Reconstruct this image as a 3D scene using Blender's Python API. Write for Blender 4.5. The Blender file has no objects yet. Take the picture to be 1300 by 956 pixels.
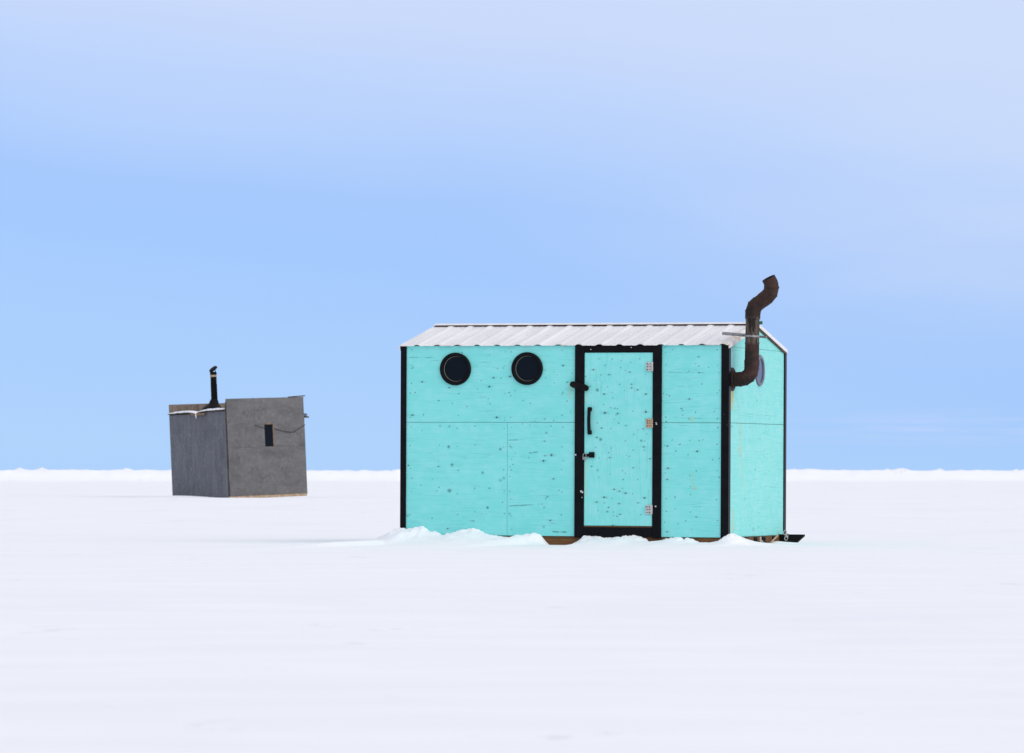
import bpy, bmesh, math, random
import numpy as np
from mathutils import Vector, Matrix
random.seed(7)
sc = bpy.context.scene
COL = sc.collection
R = math.radians

# ------------------------------------------------------------------ data read off the place (metres, local to the shack)
KNOT_FRONT= [(-1.73, 1.91, 1), (-1.61, 1.74, 3), (-1.74, 1.72, 1), (-1.69, 1.62, 1), (-1.73, 1.38, 3), (-1.3, 1.67, 2), (-1.27, 1.5, 1), (-0.85, 2.02, 1), (-0.76, 1.88, 1), (-0.8, 1.78, 3), (-0.85, 1.68, 3), (-0.76, 1.35, 3), (-0.84, 1.5, 1), (-0.61, 1.79, 3), (-0.61, 1.95, 1), (-0.62, 1.62, 2), (-0.47, 1.53, 1), (-0.21, 1.78, 1), (-0.12, 1.85, 1), (-0.12, 1.72, 1), (-0.02, 1.62, 1), (0.03, 1.53, 1), (-1.41, 1.26, 5), (-1.3, 1.26, 5), (-1.01, 1.26, 1), (-0.22, 1.34, 5), (-0.2, 1.19, 5), (-0.12, 1.32, 1), (-1.31, 1.04, 6), (-1.41, 1.05, 1), (-1.01, 1.06, 1), (-0.72, 1.01, 6), (-0.6, 1.03, 5), (-1.42, 0.82, 2), (-1.27, 0.84, 6), (-1.49, 0.68, 1), (-1.44, 0.56, 1), (-1.3, 0.56, 6), (-1.42, 0.6, 1), (-0.92, 0.76, 6), (-0.72, 0.68, 5), (-0.68, 0.7, 5), (-0.84, 0.59, 2), (-1.01, 0.59, 1), (-0.86, 0.38, 6), (-1.77, 0.29, 5), (-1.77, 0.83, 2), (-1.01, 0.34, 1), (-0.61, 0.32, 5), (-0.2, 1.19, 5), (-0.22, 1.1, 2), (-0.55, 0.97, 1), (-0.14, 0.95, 7), (-0.23, 0.89, 4), (-0.01, 0.89, 1), (-0.58, 0.85, 1), (-0.61, 0.82, 1), (-0.21, 0.48, 1), (-0.22, 0.39, 5), (-0.23, 0.18, 5), (-0.15, 0.25, 4), (-0.6, 0.48, 1), (-1.31, 0.15, 3), (-0.59, 0.15, 1), (1.12, 2.1, 1), (1.2, 2.08, 1), (1.46, 1.93, 1), (1.49, 2.0, 2), (1.5, 1.83, 1), (1.53, 1.71, 1), (1.39, 1.55, 3), (1.31, 1.45, 1), (1.32, 1.38, 1), (1.46, 1.41, 1), (1.39, 1.34, 5), (1.4, 1.11, 1), (1.15, 1.05, 3), (1.29, 1.07, 1), (1.5, 1.11, 1), (1.1, 1.61, 1), (1.72, 1.64, 1), (1.48, 1.0, 3), (1.38, 0.96, 1), (1.16, 0.82, 3), (1.4, 0.74, 5), (1.15, 0.7, 2), (1.28, 1.07, 1), (1.72, 0.72, 5), (1.72, 0.92, 1), (1.14, 0.36, 1), (1.24, 0.39, 1), (1.47, 0.3, 2), (1.41, 0.35, 1), (1.36, 0.26, 1), (1.42, 0.17, 1), (1.15, 0.14, 2), (1.41, 0.54, 1)]
KNOT_DOOR= [(0.39, 1.98, 1), (0.54, 1.98, 1), (0.45, 1.91, 1), (0.24, 1.79, 1), (0.37, 1.65, 6), (0.45, 1.6, 3), (0.54, 1.56, 1), (0.67, 1.64, 1), (0.75, 1.67, 2), (0.82, 1.65, 2), (0.91, 1.6, 2), (0.57, 1.45, 1), (0.52, 1.46, 1), (0.46, 1.4, 4), (0.6, 1.4, 3), (0.77, 1.42, 1), (0.91, 1.41, 4), (0.91, 1.34, 1), (0.69, 1.27, 2), (0.88, 1.23, 2), (0.42, 1.24, 2), (0.41, 1.12, 6), (0.86, 1.11, 5), (0.37, 1.3, 1), (0.84, 1.98, 1), (0.86, 1.11, 2), (0.53, 1.03, 1), (0.9, 1.01, 1), (0.51, 0.93, 2), (0.4, 0.92, 1), (0.96, 0.92, 2), (0.31, 0.83, 2), (0.77, 0.82, 2), (0.38, 0.79, 5), (0.73, 0.94, 1), (0.52, 0.75, 1), (0.69, 0.76, 1), (0.66, 0.69, 1), (0.56, 0.59, 2), (0.62, 0.57, 3), (0.69, 0.55, 3), (0.45, 0.5, 3), (0.54, 0.49, 1), (0.9, 0.5, 3), (0.77, 0.54, 1), (0.37, 0.45, 2), (0.45, 0.44, 1), (0.83, 0.45, 2), (0.49, 0.35, 2), (0.56, 0.35, 1), (0.87, 0.32, 1), (0.55, 0.2, 4), (0.39, 0.36, 1)]
KNOT_END= [(0.0, 1.55, 2), (-0.68, 1.2, 5), (-1.02, 1.26, 2), (-0.78, 1.5, 1), (-0.34, 1.69, 1), (-0.07, 0.8, 3), (-0.14, 0.17, 2), (0.08, 0.18, 3), (-0.49, 0.49, 5), (-0.64, 0.29, 1), (0.31, 0.94, 1), (0.75, 0.69, 1)]

SL, SD = 3.63, 2.33            # shack length and depth
HL, HD = SL / 2, SD / 2
ZB, ZE, ZR = .085, 2.125, 2.37    # wall foot, eave, ridge
TH = R(18.27)
SHACK = Vector((.919, 52.88, .009))

# ------------------------------------------------------------------ material helpers
def new_mat(name):
    m = bpy.data.materials.new(name); m.use_nodes = True
    nt = m.node_tree
    for n in list(nt.nodes): nt.nodes.remove(n)
    out = nt.nodes.new('ShaderNodeOutputMaterial')
    b = nt.nodes.new('ShaderNodeBsdfPrincipled')
    nt.links.new(b.outputs[0], out.inputs[0])
    return m, nt, b

class NT:
    """tiny wrapper that makes node wiring short"""
    def __init__(s, nt): s.nt = nt
    def n(s, t, **kw):
        x = s.nt.nodes.new(t)
        for k, v in kw.items(): setattr(x, k, v)
        return x
    def put(s, sock, v):
        if isinstance(v, bpy.types.NodeSocket): s.nt.links.new(v, sock)
        elif v is not None: sock.default_value = v
    def math(s, op, a, b=None, c=None, clamp=False):
        x = s.n('ShaderNodeMath', operation=op); x.use_clamp = clamp
        s.put(x.inputs[0], a); s.put(x.inputs[1], b)
        if c is not None: s.put(x.inputs[2], c)
        return x.outputs[0]
    def mix(s, f, a, b, blend='MIX'):
        x = s.n('ShaderNodeMix', data_type='RGBA', blend_type=blend)
        s.put(x.inputs[0], f)
        s.put(x.inputs[6], a if isinstance(a, bpy.types.NodeSocket) else (*a, 1))
        s.put(x.inputs[7], b if isinstance(b, bpy.types.NodeSocket) else (*b, 1))
        return x.outputs[2]
    def smooth(s, v, lo, hi, a=0., b=1.):
        x = s.n('ShaderNodeMapRange', interpolation_type='SMOOTHSTEP')
        s.put(x.inputs[0], v); x.inputs[1].default_value = lo; x.inputs[2].default_value = hi
        x.inputs[3].default_value = a; x.inputs[4].default_value = b
        return x.outputs[0]
    def scaled(s, vec, sx, sy, sz, off=(0, 0, 0)):
        x = s.n('ShaderNodeMapping'); s.put(x.inputs[0], vec)
        x.inputs[3].default_value = (sx, sy, sz); x.inputs[1].default_value = off
        return x.outputs[0]
    def noise(s, vec, scale=1, detail=4, rough=.55, dist=0.):
        x = s.n('ShaderNodeTexNoise'); s.put(x.inputs['Vector'], vec)
        x.inputs['Scale'].default_value = scale; x.inputs['Detail'].default_value = detail
        x.inputs['Roughness'].default_value = rough; x.inputs['Distortion'].default_value = dist
        return x.outputs[0]
    def obj(s): return s.n('ShaderNodeTexCoord').outputs['Object']
    def bump(s, h, strength, dist):
        x = s.n('ShaderNodeBump'); x.inputs['Strength'].default_value = strength
        x.inputs['Distance'].default_value = dist; s.put(x.inputs['Height'], h)
        return x.outputs[0]

def painted_ply(name, vertical=False, tone=(1, 1, 1)):
    m, nt, b = new_mat(name); t = NT(nt)
    v = t.obj()
    long_, across = (1.6, 75.)
    sc3 = (across, across, long_) if vertical else (long_, long_, across)
    warp = t.noise(t.scaled(v, 2.2, 2.2, 5.), 1, 2)
    vv = t.n('ShaderNodeVectorMath', operation='ADD')
    t.put(vv.inputs[0], t.scaled(v, *sc3))
    cmb = t.n('ShaderNodeCombineXYZ'); w5 = t.math('MULTIPLY', warp, 6.0)
    t.put(cmb.inputs[0], w5 if vertical else 0.); t.put(cmb.inputs[2], 0. if vertical else w5)
    t.put(vv.inputs[1], cmb.outputs[0])
    grain = t.noise(vv.outputs[0], 1, 6, .62)
    broad = t.noise(t.scaled(v, 1.1, 1.1, .9), 1, 4, .55)
    mott = t.noise(t.scaled(v, 9, 9, 14), 1, 4, .6)
    base = t.mix(broad, (.165 * tone[0], .665 * tone[1], .645 * tone[2]), (.25 * tone[0], .755 * tone[1], .70 * tone[2]))
    base = t.mix(t.smooth(mott, .40, .66, 0, .38), base, (.33 * tone[0], .75 * tone[1], .76 * tone[2]))
    # lifted grain lines: thin darker streaks where the paint has sunk into the wood
    base = t.mix(t.smooth(grain, .50, .70, 0, .28), base, (.085, .49, .49))
    patch = t.smooth(t.noise(t.scaled(v, 2.0, 2.0, 3.0, (4, 1, 9)), 1, 3), .45, .62)
    fine = t.math('MULTIPLY', t.smooth(t.noise(vv.outputs[0], 2.3, 5, .7), .57, .66, 0, .5), patch)
    base = t.mix(fine, base, (.03, .28, .30))
    at = t.n('ShaderNodeAttribute', attribute_name='wear')
    sp = t.n('ShaderNodeSeparateColor'); t.put(sp.inputs[0], at.outputs['Color'])
    base = t.mix(sp.outputs[1], base, (.045, .20, .18))
    base = t.mix(sp.outputs[2], base, (.58, .40, .06))
    base = t.mix(sp.outputs[0], base, (.012, .035, .035))
    t.put(b.inputs['Base Color'], base)
    t.put(b.inputs['Roughness'], t.smooth(grain, .3, .7, .5, .7))
    b.inputs['Specular IOR Level'].default_value = .3
    h = t.math('ADD', t.math('MULTIPLY', grain, 1.0), t.math('MULTIPLY', sp.outputs[0], -1.5))
    t.put(b.inputs['Normal'], t.bump(h, .35, .0025))
    return m

def speckled(name, c1, c2, scale, rough, spec=.5, metal=0., sc3=(1, 1, 1), bump=.2, flecks=None):
    m, nt, b = new_mat(name); t = NT(nt)
    v = t.scaled(t.obj(), *sc3)
    n1 = t.noise(v, scale, 5, .6)
    col = t.mix(t.smooth(n1, .3, .7), c1, c2)
    if flecks:
        fc, th = flecks
        n2 = t.noise(t.obj(), scale * 3.1, 3, .5)
        col = t.mix(t.smooth(n2, th, th + .03), col, fc)
    t.put(b.inputs['Base Color'], col)
    b.inputs['Roughness'].default_value = rough
    b.inputs['Specular IOR Level'].default_value = spec
    b.inputs['Metallic'].default_value = metal
    t.put(b.inputs['Normal'], t.bump(n1, bump, .003))
    return m

M = {}
M['teal'] = painted_ply('teal_painted_plywood')
M['teal_end'] = painted_ply('teal_painted_plywood_end', tone=(1.12, .96, .95))
M['teal_door'] = painted_ply('teal_painted_door', vertical=True, tone=(1.05, 1, 1))
M['black'] = speckled('black_paint', (.0025, .0025, .0035), (.005, .005, .0065), 9, .38, .10, flecks=((.16, .15, .15), .735))
M['iron'] = speckled('black_iron', (.003, .003, .0035), (.008, .007, .007), 14, .6, .12)
M['zinc'] = speckled('zinc_plated_steel', (.42, .41, .40), (.60, .59, .58), 30, .5, .4, 0., flecks=((.14, .08, .05), .62))
M['dull_zinc'] = speckled('dull_zinc', (.20, .20, .21), (.34, .34, .35), 30, .45, .4, .3, flecks=((.10, .06, .04), .60))
M['rust'] = speckled('rusty_edge', (.07, .035, .025), (.16, .08, .05), 22, .8, .2)
M['rusty_zinc'] = speckled('rusty_zinc', (.55, .45, .34), (.44, .28, .16), 30, .6, .3, 0., flecks=((.05, .03, .02), .60))
M['wood'] = speckled('brown_timber', (.10, .045, .018), (.19, .09, .035), 6, .75, .2, sc3=(.7, 8, 8))
M['ply_dark'] = speckled('unpainted_board', (.05, .035, .025), (.10, .07, .045), 6, .8, .2)
M['old_tan'] = speckled('weathered_tan_wood', (.32, .20, .12), (.50, .38, .27), 9, .8, .2)
M['brown_wood'] = speckled('brown_wood_trim', (.15, .095, .065), (.26, .17, .11), 9, .8, .2)
M['dark_seam'] = speckled('dark_corner_seam', (.03, .022, .018), (.07, .055, .045), 18, .8, .2)
M['ring'] = speckled('grey_window_ring', (.08, .085, .12), (.16, .16, .21), 12, .35, .5)
M['seal_crescent'] = speckled('seal_lit_edge', (.17, .18, .13), (.24, .24, .18), 12, .6, .3)
M['green'] = speckled('green_plastic', (.03, .12, .06), (.05, .18, .08), 12, .6, .3)

def glass_mat(name, col, rough=.06, spec=.5):
    m, nt, b = new_mat(name); t = NT(nt)
    n1 = t.noise(t.obj(), 5, 3)
    t.put(b.inputs['Base Color'], t.mix(n1, col, tuple(c * 1.5 for c in col)))
    b.inputs['Roughness'].default_value = rough
    b.inputs['Specular IOR Level'].default_value = spec
    return m
M['glass'] = glass_mat('dark_window_glass', (.003, .005, .009), .12, .10)
M['glass_end'] = glass_mat('reflective_window_glass', (.03, .04, .09), .05, .9)

def pipe_mat():
    m, nt, b = new_mat('rusty_stovepipe'); t = NT(nt)
    v = t.obj()
    n1 = t.noise(v, 7, 6, .75); n2 = t.noise(t.scaled(v, 30, 30, 5), 1, 5, .6)
    n3 = t.noise(t.scaled(v, 22, 22, 3.2, (3, 5, 1)), 1, 3, .5)
    col = t.mix(t.smooth(n1, .35, .65), (.012, .007, .006), (.050, .022, .015))
    col = t.mix(t.smooth(n2, .55, .75, 0, .6), col, (.012, .007, .006))
    sep = t.n('ShaderNodeSeparateXYZ'); t.put(sep.inputs[0], v)
    # scorched zinc still shows on the middle length
    band = t.math('MULTIPLY', t.smooth(sep.outputs[2], 2.12, 2.16), t.smooth(sep.outputs[2], 2.43, 2.40))
    col = t.mix(t.math('MULTIPLY', band, .85), col, t.mix(t.smooth(n2, .4, .6), (.06, .040, .030), (.125, .092, .075)))
    col = t.mix(t.math('MULTIPLY', band, t.smooth(n3, .50, .57)), col, (.010, .007, .006))
    t.put(b.inputs['Base Color'], col)
    b.inputs['Roughness'].default_value = .72; b.inputs['Specular IOR Level'].default_value = .3
    t.put(b.inputs['Normal'], t.bump(n1, .5, .006))
    return m
M['pipe'] = pipe_mat()
M['soot'] = speckled('soot', (.004, .004, .004), (.010, .008, .007), 9, .95, .1)

def roof_mat():
    m, nt, b = new_mat('white_ribbed_roof_metal'); t = NT(nt)
    v = t.obj()
    n1 = t.noise(t.scaled(v, 7, 1.2, 1.2), 1, 4, .55)
    n2 = t.noise(v, 26, 4, .6)
    col = t.mix(t.smooth(n1, .35, .7), (.71, .705, .72), (.80, .79, .80))
    col = t.mix(t.smooth(n2, .66, .74, 0, .6), col, (.22, .18, .15))
    sep = t.n('ShaderNodeSeparateXYZ'); t.put(sep.inputs[0], v)
    edge = t.math('MULTIPLY', t.math('MULTIPLY', t.smooth(sep.outputs[0], 1.60, 1.86), t.smooth(sep.outputs[1], .1, -.5, .15, 1.)), t.smooth(t.noise(v, 7, 5, .65), .42, .62, 0, .8))
    col = t.mix(edge, col, (.48, .31, .15))
    lip = t.math('MULTIPLY', t.smooth(sep.outputs[1], -1.12, -1.20), t.smooth(t.noise(t.scaled(v, 12, 2, 2), 1, 4, .6), .5, .65, 0, .55))
    col = t.mix(lip, col, (.36, .20, .13))
    t.put(b.inputs['Base Color'], col)
    b.inputs['Roughness'].default_value = .5; b.inputs['Specular IOR Level'].default_value = .35
    t.put(b.inputs['Normal'], t.bump(n1, .15, .004))
    return m
M['roof'] = roof_mat()

def grey_mat(name, c1, c2, streak):
    m, nt, b = new_mat(name); t = NT(nt)
    v = t.obj()
    n1 = t.noise(t.scaled(v, *streak), 1, 6, .7); n2 = t.noise(v, 16, 6, .75); n3 = t.noise(v, 1.6, 3)
    col = t.mix(t.smooth(n1, .3, .7), c1, c2)
    col = t.mix(t.smooth(n2, .48, .70, 0, .6), col, tuple(c * 1.45 for c in c2))
    col = t.mix(t.smooth(n3, .5, .72, 0, .4), col, tuple(c * .72 for c in c1))
    n4 = t.noise(t.scaled(v, 7, 7, 9, (2, 7, 4)), 1, 6, .75)
    col = t.mix(t.smooth(n4, .60, .68, 0, .55), col, tuple(c * .5 for c in c1))
    t.put(b.inputs['Base Color'], col)
    b.inputs['Roughness'].default_value = .8; b.inputs['Specular IOR Level'].default_value = .2
    t.put(b.inputs['Normal'], t.bump(n2, .4, .004))
    return m
M['grey_front'] = grey_mat('weathered_grey_board', (.108, .105, .107), (.150, .144, .145), (2, 2, 5))
M['grey_side'] = grey_mat('weathered_bluegrey_board', (.108, .113, .128), (.165, .168, .186), (9, 9, 1.1))
M['brown_board'] = grey_mat('brown_grey_board', (.13, .10, .08), (.22, .18, .15), (9, 9, 2))

def snow_mat():
    m, nt, b = new_mat('snow'); t = NT(nt)
    pos = t.n('ShaderNodeNewGeometry').outputs['Position']
    n1 = t.noise(t.scaled(pos, .5, 1.1, 1), 1, 5, .55)
    n2 = t.noise(pos, 9, 5, .6)
    n3 = t.noise(t.scaled(pos, .35, .12, 1, (5, 2, 0)), 1, 4, .6)
    col = t.mix(t.smooth(n1, .3, .7), (.865, .875, .905), (.895, .90, .92))
    col = t.mix(t.smooth(n3, .52, .72, 0, .35), col, (.80, .825, .875))
    ns = t.noise(t.scaled(pos, 1.6, .55, 1), 1, 6, .72); nm = t.noise(t.scaled(pos, .16, .09, 1, (3, 8, 0)), 1, 3, .5)
    sp = t.math('MULTIPLY', t.smooth(ns, .60, .70), t.smooth(nm, .45, .58, 0, .5))
    col = t.mix(sp, col, (.66, .655, .66))
    n5 = t.noise(t.scaled(pos, .10, .55, 1, (1, 4, 0)), 1, 5, .6)
    col = t.mix(t.smooth(n5, .60, .72, 0, .22), col, (.79, .82, .86))
    t.put(b.inputs['Base Color'], col)
    b.inputs['Roughness'].default_value = .75
    b.inputs['Specular IOR Level'].default_value = .08
    h = t.math('ADD', t.math('MULTIPLY', n1, .6), t.math('MULTIPLY', n2, .10))
    t.put(b.inputs['Normal'], t.bump(h, .35, .02))
    return m
M['snow'] = snow_mat()

# ------------------------------------------------------------------ mesh helpers
def link(name, me, mat, parent=None, smooth=False):
    me.materials.append(mat)
    if smooth:
        me.polygons.foreach_set('use_smooth', [True] * len(me.polygons))
    o = bpy.data.objects.new(name, me); COL.objects.link(o)
    if parent is not None: o.parent = parent
    return o

def bm_obj(name, bm, mat, parent=None, smooth=False):
    me = bpy.data.meshes.new(name); bm.normal_update(); bm.to_mesh(me); bm.free()
    return link(name, me, mat, parent, smooth)

def box(bm, x0, x1, y0, y1, z0, z1, bev=.002, mtx=None):
    r = bmesh.ops.create_cube(bm, size=1)
    vs = r['verts']
    for v in vs:
        v.co = Vector(((x0 + x1) / 2 + v.co.x * (x1 - x0), (y0 + y1) / 2 + v.co.y * (y1 - y0), (z0 + z1) / 2 + v.co.z * (z1 - z0)))
        if mtx is not None: v.co = mtx @ v.co
    if bev:
        es = list({e for v in vs for e in v.link_edges})
        bmesh.ops.bevel(bm, geom=es, offset=bev, segments=1, affect='EDGES')

def prism(bm, pts, axis, a0, a1):
    """outline pts (2D) extruded along an axis ('x': pts are y,z; 'y': pts are x,z; 'z': pts are x,y)"""
    def P(p, a):
        return {'x': (a, p[0], p[1]), 'y': (p[0], a, p[1]), 'z': (p[0], p[1], a)}[axis]
    A = [bm.verts.new(P(p, a0)) for p in pts]; B = [bm.verts.new(P(p, a1)) for p in pts]
    n = len(pts)
    for i in range(n): bm.faces.new((A[i], A[(i + 1) % n], B[(i + 1) % n], B[i]))
    bm.faces.new(A[::-1]); bm.faces.new(B)
    bmesh.ops.recalc_face_normals(bm, faces=bm.faces)

def tube(bm, pts, rad, n=20, cap0=True, cap1=True, wall=None):
    """mitred tube through pts; rad number or list; wall: thickness of a hollow far end"""
    pts = [Vector(p) for p in pts]
    if not hasattr(rad, '__len__'): rad = [rad] * len(pts)
    rings = []; up = None
    for i, p in enumerate(pts):
        if i == 0: t = (pts[1] - p).normalized(); k = 1
        elif i == len(pts) - 1: t = (p - pts[-2]).normalized()
        else:
            t = ((p - pts[i - 1]).normalized() + (pts[i + 1] - p).normalized()).normalized()
        if up is None:
            up = Vector((0, 1, 0)) if abs(t.y) < .9 else Vector((1, 0, 0))
        s = t.cross(up).normalized(); u = s.cross(t).normalized(); up = u
        rings.append([bm.verts.new(p + (s * math.cos(a) + u * math.sin(a)) * rad[i]) for a in [2 * math.pi * j / n for j in range(n)]])
    for a, b in zip(rings, rings[1:]):
        for j in range(n):
            bm.faces.new((a[j], a[(j + 1) % n], b[(j + 1) % n], b[j]))
    if cap0: bm.faces.new(rings[0][::-1])
    if cap1 and wall is None: bm.faces.new(rings[-1])
    if wall is not None:
        t = (pts[-1] - pts[-2]).normalized()
        prev = rings[-1]
        for sc_, dep in ((1 - wall / rad[-1], 0), (1 - wall / rad[-1], .10)):
            ring = [bm.verts.new(pts[-1] + (v.co - pts[-1]) * sc_ - t * dep) for v in rings[-1]]
            for j in range(n): bm.faces.new((prev[j], prev[(j + 1) % n], ring[(j + 1) % n], ring[j]))
            prev = ring
        bm.faces.new(prev)
    return rings

def beads(bm, pts, rad, skip=()):
    for i in range(1, len(pts) - 1):
        if i in skip: continue
        a, p, b = Vector(pts[i - 1]), Vector(pts[i]), Vector(pts[i + 1])
        t = ((p - a).normalized() + (b - p).normalized()).normalized()
        tube(bm, [p - t * .007, p - t * .003, p + t * .003, p + t * .007], [rad + .001, rad + .0030, rad + .0030, rad + .001], 28)

def annulus(bm, c, nrm, r0, r1, d0, d1, n=56):
    """ring with square-ish section round axis nrm, from r0 to r1, standing d0..d1 along the normal, with a rounded crest"""
    c = Vector(c); nrm = Vector(nrm).normalized()
    s = nrm.cross(Vector((0, 0, 1))).normalized(); u = s.cross(nrm)
    q = (r1 - r0) * .22
    prof = [(r1, d0), (r1, d1 - q), (r1 - q, d1), (r0 + q, d1), (r0, d1 - q), (r0, d0)]
    rings = []
    for rr, dd in prof:
        rings.append([bm.verts.new(c + nrm * dd + (s * math.cos(a) + u * math.sin(a)) * rr) for a in [2 * math.pi * j / n for j in range(n)]])
    m = len(rings)
    for i in range(m):
        a, b = rings[i], rings[(i + 1) % m]
        for j in range(n): bm.faces.new((a[j], a[(j + 1) % n], b[(j + 1) % n], b[j]))
    bmesh.ops.recalc_face_normals(bm, faces=bm.faces)

def disc(bm, c, nrm, r, d0, d1, n=48):
    c = Vector(c); nrm = Vector(nrm).normalized()
    tube(bm, [c + nrm * d0, c + nrm * d1], r, n)

def tag(o, label=None, cat=None, group=None, kind=None):
    if label: o['label'] = label
    if cat: o['category'] = cat
    if group: o['group'] = group
    if kind: o['kind'] = kind
    return o

def empty(name, mw):
    o = bpy.data.objects.new(name, None); COL.objects.link(o)
    o.matrix_world = mw; o.empty_display_size = .3
    return o

# ------------------------------------------------------------------ noise on numpy arrays
def _hash(ix, iy, seed):
    h = (ix.astype(np.int64) * 374761393 + iy.astype(np.int64) * 668265263 + seed * 974634777) & 0xffffffff
    h = ((h ^ (h >> 13)) * 1274126177) & 0xffffffff
    return ((h ^ (h >> 16)) & 0xffff) / 65535.
def vnoise(x, y, seed=0):
    ix, iy = np.floor(x), np.floor(y); fx, fy = x - ix, y - iy
    fx = fx * fx * (3 - 2 * fx); fy = fy * fy * (3 - 2 * fy)
    a = _hash(ix, iy, seed); b = _hash(ix + 1, iy, seed); c = _hash(ix, iy + 1, seed); d = _hash(ix + 1, iy + 1, seed)
    return (a + (b - a) * fx) * (1 - fy) + (c + (d - c) * fx) * fy
def fbm(x, y, oct=4, seed=0, g=.5):
    s = 0; a = 1; t = 0
    for k in range(oct):
        s = s + a * vnoise(x * 2 ** k + 17 * k, y * 2 ** k - 9 * k, seed + k); t += a; a *= g
    return s / t - .5
def sstep(v, a, b):
    t = np.clip((v - a) / (b - a), 0, 1); return t * t * (3 - 2 * t)

# ------------------------------------------------------------------ the snow field: one sheet to the horizon
SNOWLINE = [(-2.5,.0),(-2.3,.01),(-2.15,.05),(-2.0,.125),(-1.92,.195),(-1.849,.224),(-1.768,.21),(-1.705,.194),(-1.678,.22),(-1.57,.221),(-1.515,.17),(-1.425,.158),(-1.335,.108),
 (-1.299,.150),(-1.21,.164),(-1.031,.166),(-.941,.141),(-.834,.127),(-.762,.143),(-.673,.135),(-.566,.119),(-.495,.145),(-.335,.146),
 (-.264,.100),(-.21,.045),(-.155,-.01),(-.10,-.012),(.03,.0),(.12,.012),(.18,.05),(.231,.098),(.302,.112),(.434,.12),(.566,.1),(.741,.124),(.872,.116),(.916,.095),
 (.986,.055),(1.135,.078),(1.222,.103),(1.309,.104),(1.352,.07),(1.396,.095),(1.439,.08),(1.509,.05),(1.656,.05),(1.743,.07),(1.812,.12),(1.87,.135),(1.98,.07),(2.1,.01),(2.3,0)]
SIDELINE = [(-1.3,.0),(-1.17,.13),(-1.076,.131),(-.859,.095),(-.702,.062),(-.387,.03),(.092,.018),(.416,.0),(.6,.022),(.743,.024),(.95,-.01),(1.243,-.01),(1.4,0)]

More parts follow.
